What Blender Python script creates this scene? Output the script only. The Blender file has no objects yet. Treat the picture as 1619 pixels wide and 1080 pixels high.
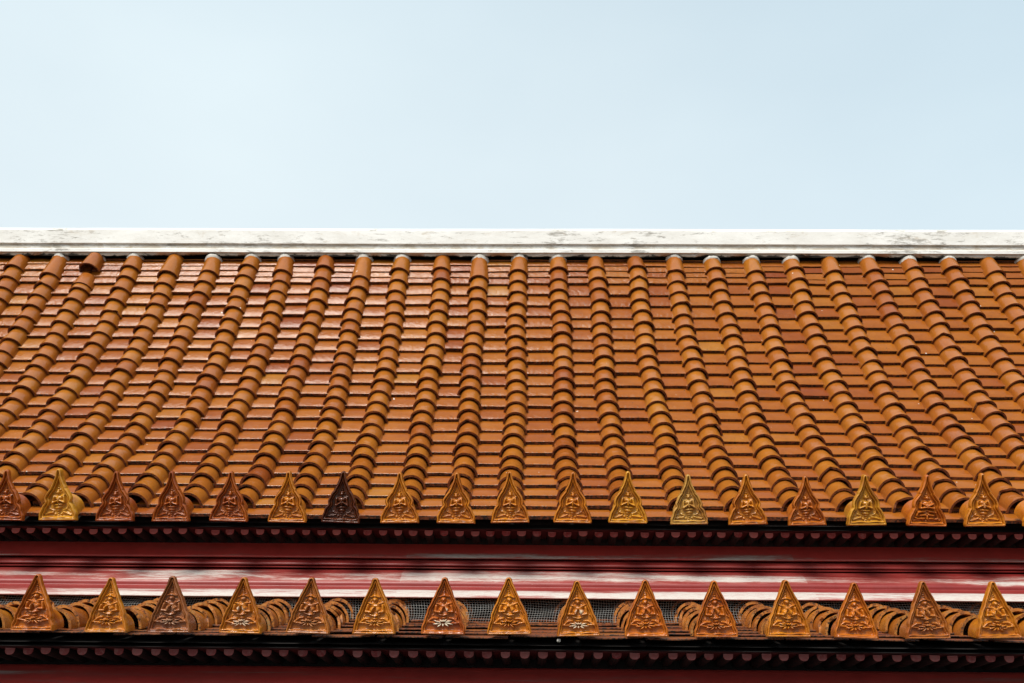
import bpy, math, random
import numpy as np
from mathutils import Vector, Matrix
random.seed(7)
RNG = np.random.default_rng(11)

# ------------------------------------------------------------------ camera
W = 0.30                      # spacing of the barrel tile rows in metres
F = 1574.0                    # 35 mm lens on the 1619 px wide photograph
PITCH, YAW, ROLL = math.radians(26.0), math.radians(0.95), math.radians(0.63)
CAM = Vector((0.0, 0.0, 1.62))
scene = bpy.context.scene
cam_data = bpy.data.cameras.new("camera")
cam_data.lens = 35.0; cam_data.sensor_width = 36.0
cam_data.clip_start = 0.05; cam_data.clip_end = 2000.0
cam = bpy.data.objects.new("camera", cam_data)
scene.collection.objects.link(cam)
rot = Matrix.Rotation(YAW, 3, 'Z') @ Matrix.Rotation(math.pi/2 + PITCH, 3, 'X') @ Matrix.Rotation(ROLL, 3, 'Z')
cam.matrix_world = Matrix.Translation(CAM) @ rot.to_4x4()
scene.camera = cam

# ------------------------------------------------------------------ sky, sun, exposure
SUN_EL, SUN_AZ = math.radians(43), math.radians(199)      # azimuth measured clockwise from +Y
world = bpy.data.worlds.new("World"); scene.world = world
world.use_nodes = True
nt = world.node_tree; nt.nodes.clear()
out = nt.nodes.new('ShaderNodeOutputWorld'); bg = nt.nodes.new('ShaderNodeBackground')
sky = nt.nodes.new('ShaderNodeTexSky'); sky.sky_type = 'NISHITA'; sky.sun_disc = False
sky.sun_elevation = SUN_EL; sky.sun_rotation = SUN_AZ
sky.air_density = 1.0; sky.dust_density = 0.4; sky.ozone_density = 1.8
tc = nt.nodes.new('ShaderNodeTexCoord')
mp = nt.nodes.new('ShaderNodeMapping'); mp.inputs['Scale'].default_value = (1.0, 1.0, 2.2)
nz = nt.nodes.new('ShaderNodeTexNoise'); nz.inputs['Scale'].default_value = 1.5
nz.inputs['Detail'].default_value = 5; nz.inputs['Roughness'].default_value = 0.45
cr = nt.nodes.new('ShaderNodeMapRange'); cr.inputs[1].default_value = 0.30; cr.inputs[2].default_value = 0.75
cr.inputs[3].default_value = 0.86; cr.inputs[4].default_value = 1.02; cr.clamp = True
mx = nt.nodes.new('ShaderNodeMix'); mx.data_type = 'RGBA'
veil = nt.nodes.new('ShaderNodeMix'); veil.data_type = 'RGBA'          # thin bright cloud veil, bluer where it is thin
veil.inputs[6].default_value = (6.75, 7.5, 7.75, 1); veil.inputs[7].default_value = (4.7, 6.4, 7.35, 1)
nt.links.new(veil.outputs[2], mx.inputs[7])
nt.links.new(tc.outputs['Generated'], mp.inputs[0]); nt.links.new(mp.outputs[0], nz.inputs[0])
nt.links.new(nz.outputs[0], cr.inputs[0]); sx = nt.nodes.new('ShaderNodeSeparateXYZ'); nt.links.new(tc.outputs['Generated'], sx.inputs[0])
def wm(op, a, b):
    n = nt.nodes.new('ShaderNodeMath'); n.operation = op; n.use_clamp = (op == 'SUBTRACT')
    for q, i in ((a, 0), (b, 1)):
        if isinstance(q, (int, float)): n.inputs[i].default_value = q
        else: nt.links.new(q, n.inputs[i])
    return n.outputs[0]
hi = wm('MULTIPLY', wm('MAXIMUM', wm('ADD', sx.outputs['Z'], -0.42), 0.0), 0.20)      # the veil thins upwards
ea = wm('MULTIPLY', wm('MAXIMUM', wm('ADD', sx.outputs['X'], -0.08), 0.0), 0.20)      # and towards the right
nt.links.new(wm('SUBTRACT', cr.outputs[0], wm('ADD', hi, ea)), mx.inputs[0])
tn = wm('ADD', wm('ADD', wm('MULTIPLY', hi, 5.0), wm('MULTIPLY', ea, 4.0)), wm('MULTIPLY', wm('SUBTRACT', 1.0, cr.outputs[0]), 0.9))
nt.links.new(tn, veil.inputs[0])
nt.links.new(sky.outputs[0], mx.inputs[6]); nt.links.new(mx.outputs[2], bg.inputs[0])
bg.inputs[1].default_value = 0.105
nt.links.new(bg.outputs[0], out.inputs[0])

sd = bpy.data.lights.new("sun", 'SUN'); sd.energy = 3.6; sd.angle = math.radians(26); sd.color = (1.0, 0.95, 0.87)
sun = bpy.data.objects.new("sun", sd); scene.collection.objects.link(sun)
sdir = Vector((math.sin(SUN_AZ)*math.cos(SUN_EL), math.cos(SUN_AZ)*math.cos(SUN_EL), math.sin(SUN_EL)))
sun.rotation_euler = sdir.to_track_quat('Z', 'Y').to_euler()
vs = scene.view_settings
vs.view_transform = 'Standard'; vs.look = 'None'; vs.exposure = 0.3; vs.gamma = 1.0

# ------------------------------------------------------------------ geometry helpers
C = scene.collection
sp, cp = math.sin(PITCH), math.cos(PITCH)
def yz(y, s):
    """world (Y, Z) of a point seen at photo height y where one row spacing measures s px"""
    Z = F / s; Yd = (y - 540.0) / F * Z
    return np.array([(Z*cp + Yd*sp) * W, (Z*sp - Yd*cp) * W + CAM.z])
_ax = [np.array(rot.col[i]) for i in range(3)]
def xat(px, Y, Z):
    r, f = _ax[0], -_ax[2]
    b = np.array([0.0, Y - CAM.y, Z - CAM.z]); k = (px - 809.5) / F
    return float((k*(b@f) - b@r) / (r[0] - k*f[0]))

class MB:
    """collects geometry and builds it as ONE mesh object"""
    def __init__(s): s.v = []; s.f = []; s.m = []; s.sm = []; s.a = []; s.n = 0
    def add(s, verts, faces, mat=0, smooth=False, tint=0.5):
        verts = np.asarray(verts, float).reshape(-1, 3)
        s.v.append(verts)
        s.f += [tuple(int(i) + s.n for i in f) for f in faces]
        s.m += [mat]*len(faces); s.sm += [smooth]*len(faces)
        s.a.append(np.broadcast_to(np.asarray(tint, float), (len(verts),)).copy())
        s.n += len(verts)
    def grid(s, P, mat=0, smooth=True, tint=0.5, flip=False):
        P = np.asarray(P, float); a, b = P.shape[:2]
        idx = np.arange(a*b).reshape(a, b)
        f = np.stack([idx[:-1, :-1], idx[1:, :-1], idx[1:, 1:], idx[:-1, 1:]], -1).reshape(-1, 4)
        if flip: f = f[:, ::-1]
        t = tint if np.ndim(tint) == 0 else np.asarray(tint).reshape(-1)
        s.add(P.reshape(-1, 3), f, mat, smooth, t)
    def box(s, c, d, mat=0, R=None, tint=0.5):
        h = np.array(d)/2
        v = np.array([[x, y, z] for x in (-1, 1) for y in (-1, 1) for z in (-1, 1)], float)*h
        if R is not None: v = v @ np.array(R).T
        s.add(v + np.array(c), [(0,1,3,2),(4,6,7,5),(0,4,5,1),(2,3,7,6),(0,2,6,4),(1,5,7,3)], mat, False, tint)
    def build(s, name, mats, parent=None, origin=None):
        V = np.concatenate(s.v)
        if origin is None:
            origin = (V.min(0) + V.max(0))/2; origin[2] = V[:, 2].min()
        origin = np.array(origin, float)
        me = bpy.data.meshes.new(name)
        me.from_pydata((V - origin).tolist(), [], s.f)
        me.polygons.foreach_set('material_index', s.m)
        me.polygons.foreach_set('use_smooth', s.sm)
        at = me.attributes.new('tint', 'FLOAT', 'POINT'); at.data.foreach_set('value', np.concatenate(s.a))
        for m in (mats if isinstance(mats, (list, tuple)) else [mats]): me.materials.append(m)
        me.update()
        o = bpy.data.objects.new(name, me); C.objects.link(o)
        if parent is not None:
            o.parent = parent
            po = Vector((0, 0, 0)); q = parent
            while q is not None: po += q.location; q = q.parent
            o.location = Vector(origin) - po
        else: o.location = origin
        return o

def world_loc(o):
    p = Vector((0, 0, 0))
    while o is not None: p += o.location; o = o.parent
    return p
def copy_to(src, loc, parent):
    c = src.copy(); C.objects.link(c); c.parent = parent
    c.location = Vector(loc) - world_loc(parent)
    return c

# ------------------------------------------------------------------ materials
class Mat:
    def __init__(s, name):
        s.m = bpy.data.materials.new(name); s.m.use_nodes = True
        s.t = s.m.node_tree; s.t.nodes.clear()
        s.out = s.n('ShaderNodeOutputMaterial'); s.b = s.n('ShaderNodeBsdfPrincipled')
        s.l(s.b.outputs[0], s.out.inputs[0])
        s.geo = s.n('ShaderNodeNewGeometry').outputs['Position']
    def n(s, k): return s.t.nodes.new(k)
    def l(s, a, b): s.t.links.new(a, b)
    def coord(s, scale=(1, 1, 1), obj=False, off=None):
        mp = s.n('ShaderNodeMapping'); mp.inputs['Scale'].default_value = scale
        src = s.geo
        if obj:
            src = s.n('ShaderNodeTexCoord').outputs['Object']
            oi = s.n('ShaderNodeObjectInfo'); va = s.n('ShaderNodeVectorMath'); va.operation = 'SCALE'
            va.inputs[0].default_value = (37, 51, 23); s.l(oi.outputs['Random'], va.inputs['Scale'])
            s.l(va.outputs[0], mp.inputs['Location'])
        s.l(src, mp.inputs[0]); return mp.outputs[0]
    def noise(s, vec, scale, detail=5, rough=0.6, dist=0.0):
        n = s.n('ShaderNodeTexNoise'); s.l(vec, n.inputs['Vector'])
        n.inputs['Scale'].default_value = scale; n.inputs['Detail'].default_value = detail
        n.inputs['Roughness'].default_value = rough; n.inputs['Distortion'].default_value = dist
        return n.outputs[0]
    def ramp(s, fac, stops):
        r = s.n('ShaderNodeValToRGB'); s.l(fac, r.inputs[0]); e = r.color_ramp.elements
        while len(e) < len(stops): e.new(0.5)
        for i, (p, c) in enumerate(stops):
            e[i].position = p; e[i].color = (*c, 1) if len(c) == 3 else c
        return r.outputs[0]
    def rng(s, v, a, b, c=0.0, d=1.0):
        r = s.n('ShaderNodeMapRange'); s.l(v, r.inputs[0])
        for i, q in zip((1, 2, 3, 4), (a, b, c, d)): r.inputs[i].default_value = q
        return r.outputs[0]
    def mix(s, fac, a, b, mode='MIX'):
        m = s.n('ShaderNodeMix'); m.data_type = 'RGBA'; m.blend_type = mode
        for q, i in ((fac, 0), (a, 6), (b, 7)):
            if isinstance(q, (int, float)): m.inputs[i].default_value = q
            elif isinstance(q, tuple): m.inputs[i].default_value = (*q, 1)
            else: s.l(q, m.inputs[i])
        return m.outputs[2]
    def math(s, op, a, b=None):
        m = s.n('ShaderNodeMath'); m.operation = op
        for q, i in ((a, 0), (b, 1)):
            if q is None: continue
            if isinstance(q, (int, float)): m.inputs[i].default_value = q
            else: s.l(q, m.inputs[i])
        return m.outputs[0]
    def attr(s, name='tint'):
        a = s.n('ShaderNodeAttribute'); a.attribute_name = name; return a.outputs['Fac']
    def bump(s, h, strength, dist=0.01):
        b = s.n('ShaderNodeBump'); b.inputs['Strength'].default_value = strength
        b.inputs['Distance'].default_value = dist; s.l(h, b.inputs['Height'])
        s.l(b.outputs[0], s.b.inputs['Normal'])
    def col(s, c):
        if isinstance(c, tuple): s.b.inputs['Base Color'].default_value = (*c, 1)
        else: s.l(c, s.b.inputs['Base Color'])
    def rough(s, r):
        if isinstance(r, (int, float)): s.b.inputs['Roughness'].default_value = r
        else: s.l(r, s.b.inputs['Roughness'])

GLAZE = [(0.0, (0.20, 0.046, 0.010)), (0.2, (0.35, 0.095, 0.012)), (0.5, (0.47, 0.165, 0.014)),
         (0.78, (0.52, 0.205, 0.015)), (1.0, (0.54, 0.265, 0.020))]
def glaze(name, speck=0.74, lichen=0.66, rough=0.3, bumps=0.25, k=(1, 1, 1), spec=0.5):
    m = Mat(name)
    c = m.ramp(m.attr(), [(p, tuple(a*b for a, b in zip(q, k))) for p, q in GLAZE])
    pos = m.coord()
    n1 = m.noise(pos, 9, 4, 0.6)
    c = m.mix(m.rng(n1, 0.35, 0.7, 0.0, 0.55), c, m.mix(1.0, c, (0.72, 0.60, 0.55), 'MULTIPLY'))
    n2 = m.noise(m.coord((1, 1, 0.35)), 55, 4, 0.7)
    c = m.mix(m.rng(n2, 0.45, 0.75, 0.0, 0.5), c, m.mix(1.0, c, (1.2, 1.1, 1.0), 'MULTIPLY'))
    n3 = m.noise(pos, 42, 7, 0.75)                       # grime and lichen patches
    gr = m.rng(n3, lichen, lichen+0.05)
    c = m.mix(gr, c, (0.045, 0.028, 0.018))
    n4 = m.noise(m.coord((1, 1, 0.5)), 26, 2, 0.5)        # lime and droppings
    sp_ = m.rng(n4, speck, speck+0.012)
    c = m.mix(sp_, c, (0.72, 0.66, 0.58))
    m.col(c)
    r = m.rng(m.noise(pos, 14, 5, 0.7), 0.3, 0.7, rough-0.08, rough+0.14)
    r = m.math('MAXIMUM', r, m.math('MULTIPLY', gr, 0.85)); r = m.math('MAXIMUM', r, m.math('MULTIPLY', sp_, 0.9))
    m.rough(r)
    m.b.inputs['IOR'].default_value = 1.5; m.b.inputs['Specular IOR Level'].default_value = spec
    m.bump(m.noise(m.coord((1, 1, 1)), 30, 4, 0.6), bumps, 0.012)
    return m.m
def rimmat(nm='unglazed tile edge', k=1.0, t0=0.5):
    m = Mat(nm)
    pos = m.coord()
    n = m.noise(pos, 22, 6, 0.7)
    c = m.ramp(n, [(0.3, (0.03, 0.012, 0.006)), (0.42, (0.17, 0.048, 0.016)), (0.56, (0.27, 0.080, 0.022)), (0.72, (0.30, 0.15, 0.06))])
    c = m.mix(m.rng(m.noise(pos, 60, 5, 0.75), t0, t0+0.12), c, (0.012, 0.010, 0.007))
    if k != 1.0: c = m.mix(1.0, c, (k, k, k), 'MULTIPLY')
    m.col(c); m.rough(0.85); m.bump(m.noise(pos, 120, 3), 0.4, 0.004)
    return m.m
def worn_rimmat():
    m = Mat('lichen spotted tile edge')
    pos = m.coord()
    n = m.noise(pos, 26, 6, 0.7)
    c = m.ramp(n, [(0.34, (0.08, 0.035, 0.012)), (0.42, (0.28, 0.09, 0.018)), (0.56, (0.46, 0.17, 0.025)), (0.66, (0.33, 0.19, 0.07)), (0.78, (0.42, 0.33, 0.18))])
    c = m.mix(m.rng(m.noise(pos, 70, 5, 0.75), 0.52, 0.62), c, (0.012, 0.010, 0.007))
    m.col(c); m.rough(0.6); m.bump(m.noise(pos, 120, 3), 0.4, 0.004)
    return m.m
def antefix_mat():
    m = Mat('antefix glaze')
    oi = m.n('ShaderNodeObjectInfo')
    pos = m.coord((1, 1, 1), obj=True)
    c = oi.outputs['Color']
    n1 = m.noise(pos, 10, 5, 0.65)
    c = m.mix(m.rng(n1, 0.38, 0.66, 0.0, 0.85), c, m.mix(1.0, c, (0.58, 0.38, 0.32), 'MULTIPLY'))
    n2 = m.noise(pos, 34, 5, 0.7)
    c = m.mix(m.rng(n2, 0.5, 0.72, 0.0, 0.45), c, m.mix(1.0, c, (1.25, 1.2, 1.1), 'MULTIPLY'))
    n3 = m.noise(pos, 30, 7, 0.8)
    g = m.rng(n3, 0.66, 0.70)
    c = m.mix(g, c, (0.06, 0.035, 0.02))
    # worn pale clay on the proud parts of some pieces: object alpha says how much
    wear = m.math('ADD', m.attr(), m.rng(m.noise(pos, 26, 5, 0.7), 0.35, 0.65, -0.38, 0.2))
    w = m.math('MULTIPLY', m.rng(wear, 0.55, 0.7), m.math('SUBTRACT', 1.0, oi.outputs['Alpha']))
    c = m.mix(w, c, (0.62, 0.52, 0.38))
    m.col(c)
    r = m.rng(n1, 0.3, 0.7, 0.17, 0.33)
    r = m.math('MAXIMUM', r, m.math('MULTIPLY', w, 0.8)); m.rough(m.math('MAXIMUM', r, m.math('MULTIPLY', g, 0.8)))
    m.bump(m.noise(pos, 45, 4, 0.6), 0.3, 0.008)
    return m.m
def red_paint(name, base=(0.25, 0.020, 0.017), worn=(0.52, 0.475, 0.43), streak=True, gain=1.0, rough=0.42):
    """tint attribute = how far the paint has weathered there (0 sound, 1 bare)"""
    m = Mat(name)
    st = m.coord((1, 1, 1)); lo = m.coord((0.5, 7, 7)); fine = m.coord((7, 55, 55))
    c = m.mix(m.rng(m.noise(st, 6, 4), 0.3, 0.7, 0, 0.7), base, tuple(b*0.62 for b in base))
    c = m.mix(m.rng(m.noise(m.coord((0.9, 9, 9)), 2.0, 6, 0.7), 0.45, 0.78, 0, 0.5), c, (0.34, 0.085, 0.072))   # chalky bloom
    v = m.math('ADD', m.rng(m.noise(lo, 1.3, 5, 0.62, 0.6), 0.2, 0.8, 0.02, 0.98), m.rng(m.noise(fine, 2.0, 6, 0.8), 0, 1, -0.26, 0.26))
    v = m.math('ADD', v, m.rng(m.attr(), 0, 1, -0.55, 0.17*gain))
    sx_ = m.n('ShaderNodeSeparateXYZ'); m.l(m.geo, sx_.inputs[0])        # boards of about two metres weather differently
    fl = m.math('FLOOR', m.math('ADD', m.math('MULTIPLY', sx_.outputs['X'], 0.47), 0.31))
    wn = m.n('ShaderNodeTexWhiteNoise'); wn.noise_dimensions = '1D'; m.l(fl, wn.inputs['W'])
    v = m.math('ADD', v, m.rng(wn.outputs['Value'], 0, 1, -0.07, 0.07))
    c = m.mix(m.rng(v, 0.34, 0.50, 0, 0.75), c, (0.36, 0.125, 0.105))
    w = m.rng(v, 0.47, 0.635)
    wc = m.mix(m.rng(m.noise(fine, 3, 5, 0.8), 0.48, 0.66), worn, (0.42, 0.25, 0.23))
    c = m.mix(w, c, wc)
    ch = m.rng(m.noise(m.coord((4, 9, 9)), 9, 3, 0.6), 0.76, 0.78)
    c = m.mix(ch, c, (0.7, 0.66, 0.6))
    m.col(c); m.rough(m.rng(w, 0, 1, rough, 0.75))
    m.bump(m.noise(m.coord((3, 30, 30)), 3, 5, 0.7), 0.15, 0.003)
    return m.m
def joist_end_mat():
    m = Mat('faded red joist paint')
    oi = m.n('ShaderNodeObjectInfo'); pos = m.coord()
    c = m.mix(oi.outputs['Random'], (0.30, 0.035, 0.040), (0.58, 0.18, 0.18))
    n = m.noise(pos, 60, 5, 0.7)
    c = m.mix(m.rng(n, 0.45, 0.65, 0, 0.7), c, (0.45, 0.20, 0.20))
    m.col(c); m.rough(0.6); m.bump(n, 0.3, 0.003)
    return m.m
def plaster(name, grime=0.0):
    m = Mat(name)
    pos = m.coord()
    c = m.mix(m.rng(m.noise(m.coord((1, 1, 2.5)), 3.2, 6, 0.7), 0.35, 0.7), (0.74, 0.73, 0.70), (0.60, 0.58, 0.54))
    s1 = m.noise(m.coord((5, 16, 22)), 1.6, 8, 0.78, 0.3)
    patch = m.noise(m.coord((1.1, 1, 1)), 1.4, 3, 0.5)
    s1 = m.math('ADD', s1, m.rng(patch, 0.35, 0.65, -0.09, 0.05))
    c = m.mix(m.rng(s1, 0.53, 0.62, 0, 0.8), c, (0.22, 0.20, 0.17))
    # grime attribute: tint 0 clean, 1 black with mould; black also paints the shaded gap under the ridge
    g = m.math('ADD', m.attr(), m.rng(m.noise(m.coord((2.2, 5, 5)), 2.6, 8, 0.75, 0.8), 0.3, 0.7, -0.5, 0.5))
    c = m.mix(m.rng(g, 0.12, 0.55, 0, 0.72), c, (0.42, 0.335, 0.235))
    c = m.mix(m.rng(g, 0.70, 0.86), c, (0.03, 0.026, 0.020))
    m.col(c); m.rough(0.85); m.bump(m.noise(m.coord((1, 1, 1)), 40, 6, 0.7), 0.35, 0.006)
    return m.m
def plain(name, col, rough=0.7, var=0.3, scale=20):
    m = Mat(name)
    m.col(m.mix(m.rng(m.noise(m.coord(), scale, 5), 0.3, 0.7), col, tuple(c*(1-var) for c in col)))
    m.rough(rough); return m.m

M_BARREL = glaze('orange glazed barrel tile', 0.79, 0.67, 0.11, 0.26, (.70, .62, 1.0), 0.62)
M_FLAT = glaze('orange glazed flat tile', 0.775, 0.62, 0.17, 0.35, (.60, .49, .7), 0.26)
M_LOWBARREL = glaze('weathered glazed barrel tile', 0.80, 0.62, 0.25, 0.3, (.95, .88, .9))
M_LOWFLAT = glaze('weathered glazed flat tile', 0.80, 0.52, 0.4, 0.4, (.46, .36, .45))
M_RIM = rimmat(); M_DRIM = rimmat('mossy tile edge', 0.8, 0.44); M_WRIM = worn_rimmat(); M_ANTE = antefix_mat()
M_RED = red_paint('weathered red paint'); M_RED2 = red_paint('chalky red board paint', (0.62, 0.062, 0.050)); M_JOIST = plain('shade darkened red joist timber', (0.013, 0.002, 0.002), 0.85)  # joist bodies near-black: the shade under the eaves is put into their colour
M_JEND = joist_end_mat()
M_WHITE = plaster('weathered white plaster')
M_DARK = plain('shade black timber', (0.012, 0.009, 0.008), 0.8)  # near-black colour stands in for shade in the eave gaps and under tiles
M_EDGE = plain('dark red eave board paint', (0.09, 0.012, 0.013), 0.6)
M_WIRE = plain('galvanised wire', (0.36, 0.36, 0.34), 0.5, 0.3, 60)
M_MORTAR = plain('pale mortar', (0.58, 0.55, 0.50), 0.9, 0.3, 50)
M_WALL = plain('white limewashed wall', (0.70, 0.68, 0.63), 0.85, 0.15, 3)
M_GROUND = plain('grey stone paving', (0.10, 0.095, 0.085), 0.8, 0.3, 2)

# ------------------------------------------------------------------ roof curves (arc length runs DOWN the slope)
_pts = np.array([(F/s, (y-540)/s) for y, s in ((406, 61.7), (612, 71.0), (760, 82.7), (829, 88.6))])
_c = np.polyfit(_pts[:, 0], _pts[:, 1], 2)
class Curve:
    def __init__(s, zz, yd):
        s.Y = (zz*cp + yd*sp)*W; s.Z = (zz*sp - yd*cp)*W + CAM.z
        s.S = np.concatenate([[0], np.cumsum(np.hypot(np.diff(s.Y), np.diff(s.Z)))])
        s.L = s.S[-1]
    def at(s, a):
        a = float(a); d = 0.01
        def q(t):
            if t < 0: u = np.array([s.Y[0], s.Z[0]]); w = np.array([s.Y[1]-s.Y[0], s.Z[1]-s.Z[0]]); return u + w/np.hypot(*w)*t
            if t > s.L: u = np.array([s.Y[-1], s.Z[-1]]); w = np.array([s.Y[-1]-s.Y[-2], s.Z[-1]-s.Z[-2]]); return u + w/np.hypot(*w)*(t-s.L)
            return np.array([np.interp(t, s.S, s.Y), np.interp(t, s.S, s.Z)])
        p = q(a); t = q(a+d) - q(a-d); t /= np.hypot(*t)
        return p, t, np.array([t[1], -t[0]])        # point, tangent (down slope), normal (up and out)
_zz = np.linspace(_pts[0, 0]+0.02, _pts[-1, 0], 60)
UP = Curve(_zz, np.polyval(_c, _zz))
_l0 = np.array([F/90.0, (976-540)/90.0]); _l1 = np.array([F/107.6, (1011-540)/107.6])
_t = np.linspace(0, 1, 20)
LO = Curve(_l0[0]+(_l1[0]-_l0[0])*_t, _l0[1]+(_l1[1]-_l0[1])*_t)
for c_ in (UP, LO):
    assert c_.at(c_.L/2)[2][1] > 0

XL, XR = -16.6*W, 16.6*W          # ends of the building

# measured row centres: top of the roof and at the eave
tops = [27,87,145,209,271,332,394,450,512,572,634,700,757,820,884,943,1005,1067,1130,1190,1253,1315,1378,1440,1504,1568,1627]
bots = {271:8, 332:92, 394:182, 450:271, 512:362, 572:455, 634:540, 700:632, 757:720, 820:807, 884:904, 943:993, 1005:1091,
        1067:1182, 1130:1276, 1190:1370, 1253:1465, 1315:1556}
ptop = UP.at(0.7*W)[0]; pA = yz(800, 91.2)
xt = [xat(x, *ptop) for x in tops]
xb = [xat(bots[x], *pA) if x in bots else None for x in tops]
for i in range(len(xb)):
    if xb[i] is None:
        k = 4 if i < 4 else 21
        xb[i] = xb[k] + (i-k)*W*1.0
sp_t = W
for k in range(3): xt.insert(0, xt[0]-W); xb.insert(0, xb[0]-W)
for k in range(3): xt.append(xt[-1]+W); xb.append(xb[-1]+W)
NR = len(xt)
lowpx = [53,168,270,380,487,592,700,805,915,1022,1132,1247,1353,1468,1578]
pL = yz(990, 109.0)
xl = [xat(x, *pL) for x in lowpx]
while xl[0] > XL+W*0.9: xl.insert(0, xl[0]-W)
while xl[-1] < XR-W*0.9: xl.append(xl[-1]+W)

# ------------------------------------------------------------------ the building
building = bpy.data.objects.new('temple_building', None); C.objects.link(building)
building.location = (0, yz(1062, 101.8)[0], 0)
building['label'] = 'temple gallery building with two tiers of orange glazed tile roof, red cornice and white ridge'
building['category'] = 'building'

E = 0.405*W
R0, R1, TH = 0.208*W, 0.263*W, 0.040*W
NSEG = 16
def barrel_tile(mb, curve, a, b, xa, xb_, tint, lift=0.0, r0=R0, r1=R1, roll=0.0, yawj=0.0, m0=0, m1=1, chip=None):
    """one half-round tile from arc length a (upper, narrow end) to b (lower, wide end)"""
    th = np.linspace(math.radians(-8), math.radians(188), NSEG+1)
    n = 5
    rows_o, rows_i = [], []
    for i in range(n):
        f = i/(n-1); s = a + (b-a)*f
        p, t, nm = curve.at(s)
        r = r0 + (r1-r0)*f
        h = lift + 0.052*W*f - 0.004*W
        x0 = xa + (xb_-xa)*f + yawj*(f-0.5)
        for rows, rr in ((rows_o, r), (rows_i, r-TH)):
            cx = np.cos(th+roll)*rr; ch = np.sin(th+roll)*rr*1.13 + h
            ss = np.zeros_like(th)
            if chip is not None and i == n-1:
                ss = -np.abs(chip[1])*np.exp(-((th-chip[0])/0.22)**2)
            rows.append(np.stack([x0+cx, p[0]+nm[0]*ch+t[0]*ss, p[1]+nm[1]*ch+t[1]*ss], -1))
    O = np.array(rows_o); I = np.array(rows_i)
    # tiny rounding of the lower lip
    mb.grid(O, m0, True, tint)
    mb.grid(I[2:], m1, True, tint, flip=True)
    mb.grid(np.array([O[-1], I[-1]]), m1, False, tint)
    mb.grid(np.array([I[0], O[0]]), m1, False, tint)
    for k in (0, -1):
        mb.grid(np.array([O[:, k], I[:, k]]), m1, False, tint, flip=(k == 0))
    return O

def mortar_dab(mb, curve, a, x, r, m):
    th = np.linspace(0.2, math.pi-0.2, 12)
    rows = []
    for s, k in ((a-0.03*W, -0.02), (a, 0.016), (a+0.05*W, 0.012), (a+0.09*W*random.uniform(0.7, 1.4), -0.012)):
        p, t, nm = curve.at(s)
        rr = r + k*W + RNG.normal(0, 0.003*W, 12)
        off = RNG.normal(0, 0.012*W, 12)
        rows.append(np.stack([x+np.cos(th)*rr, p[0]+nm[0]*np.sin(th)*rr*1.17+t[0]*off, p[1]+nm[1]*np.sin(th)*rr*1.17+t[1]*off], -1))
    mb.grid(np.array(rows), m, True, 0.5)

def wob(i, k, amp): return amp*math.sin(i*2.3+k*0.7) + amp*0.6*math.sin(i*5.1+k*1.9)

# upper roof: flat tiles (one mesh), then one mesh per barrel row
courses = [UP.L - k*E for k in range(int((UP.L-0.95*W)/E)+1)]
top_s = courses[-1]
while top_s > 0.15*W: top_s -= 0.21*W; courses.append(top_s)
top_s = UP.L
def flat_field(curve, courses, xa_fn, n, mats, name, parent, length, m=(0, 1), jit=1.0, lo_t=(0.35, 0.9), thk=.066, lft=.100, amin=-9):
    mb = MB()
    wav_c = lambda k, j: .022*W*jit*math.sin(j*.55+k*.9) + .016*W*jit*math.sin(j*1.3-k*.6+2)
    for j in range(n-1):
        base = random.uniform(0.35, 0.7)
        for k, b in enumerate(courses):
            b2 = b + wav_c(k, j) + RNG.normal(0, 0.012*W)*jit
            a = max(b2 - length, amin)
            if b2 < amin + .1*W: continue
            f = min(max(b2/curve.L, 0), 1); fa = min(max(a/curve.L, 0), 1)
            xl_, xr_ = xa_fn(j, f), xa_fn(j+1, f); xla, xra = xa_fn(j, fa), xa_fn(j+1, fa)
            g = 0.02*W
            tint = float(np.clip(base*0.4 + random.uniform(*lo_t)*0.6 + random.gauss(0, 0.1), 0, 1))
            th = thk*W*random.uniform(0.85, 1.2)
            rt = RNG.normal(0, 0.010*W)*jit       # skew of the front edge
            lf = lft*W + RNG.normal(0, 0.007*W)*jit; tl = RNG.normal(0, 0.008*W)*jit
            nx = 7; P = []; Q = []
            wav = RNG.normal(0, 0.0035*W, nx)*jit
            bend = RNG.normal(0, 0.006*W)*jit
            for i, (s, h0, x0, x1) in enumerate(((a, 0.0, xla, xra), (b2-0.012*W, lf, xl_, xr_), (b2, lf-0.008*W, xl_, xr_))):
                row = []; rowb = []
                for q in range(nx):
                    u = q/(nx-1); x = x0+g + (x1-x0-2*g)*u
                    ss = s + (u-0.5)*rt + (wav[q] if i else 0)
                    h = h0 + (tl*(u-0.5) + bend*4*u*(1-u) if i else 0)
                    p, t, nm = curve.at(ss)
                    row.append((x, p[0]+nm[0]*h, p[1]+nm[1]*h))
                    h -= th
                    rowb.append((x, p[0]+nm[0]*h, p[1]+nm[1]*h))
                P.append(row); Q.append(rowb)
            mb.grid(P, m[0], True, tint, flip=True)
            mb.grid([P[-1], Q[-1]], m[1], False, tint, flip=True)
            mb.grid([Q[-1], Q[0]], m[1], False, tint, flip=True)
    return mb.build(name, mats, parent)
def upx(j, f): return xt[j] + (xb[j]-xt[j])*f
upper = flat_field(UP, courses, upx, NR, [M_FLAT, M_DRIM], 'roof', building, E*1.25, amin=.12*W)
upper['label'] = 'steep upper roof field of orange glazed flat tiles'
# roof deck under the tiles
mb = MB()
ss = np.linspace(-0.6*W, UP.L-0.03*W, 30)
def deck(curve, ss, dep):
    P = []
    for s in ss:
        p, t, nm = curve.at(s); P.append([(x, p[0]-nm[0]*dep, p[1]-nm[1]*dep) for x in (XL, XR)])
    return P
mb.grid(deck(UP, ss, 0.09*W), 0, False, flip=True); mb.grid(deck(UP, ss, 0.17*W), 0, False)
mb.build('roof_deck', [M_DARK], building)

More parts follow.
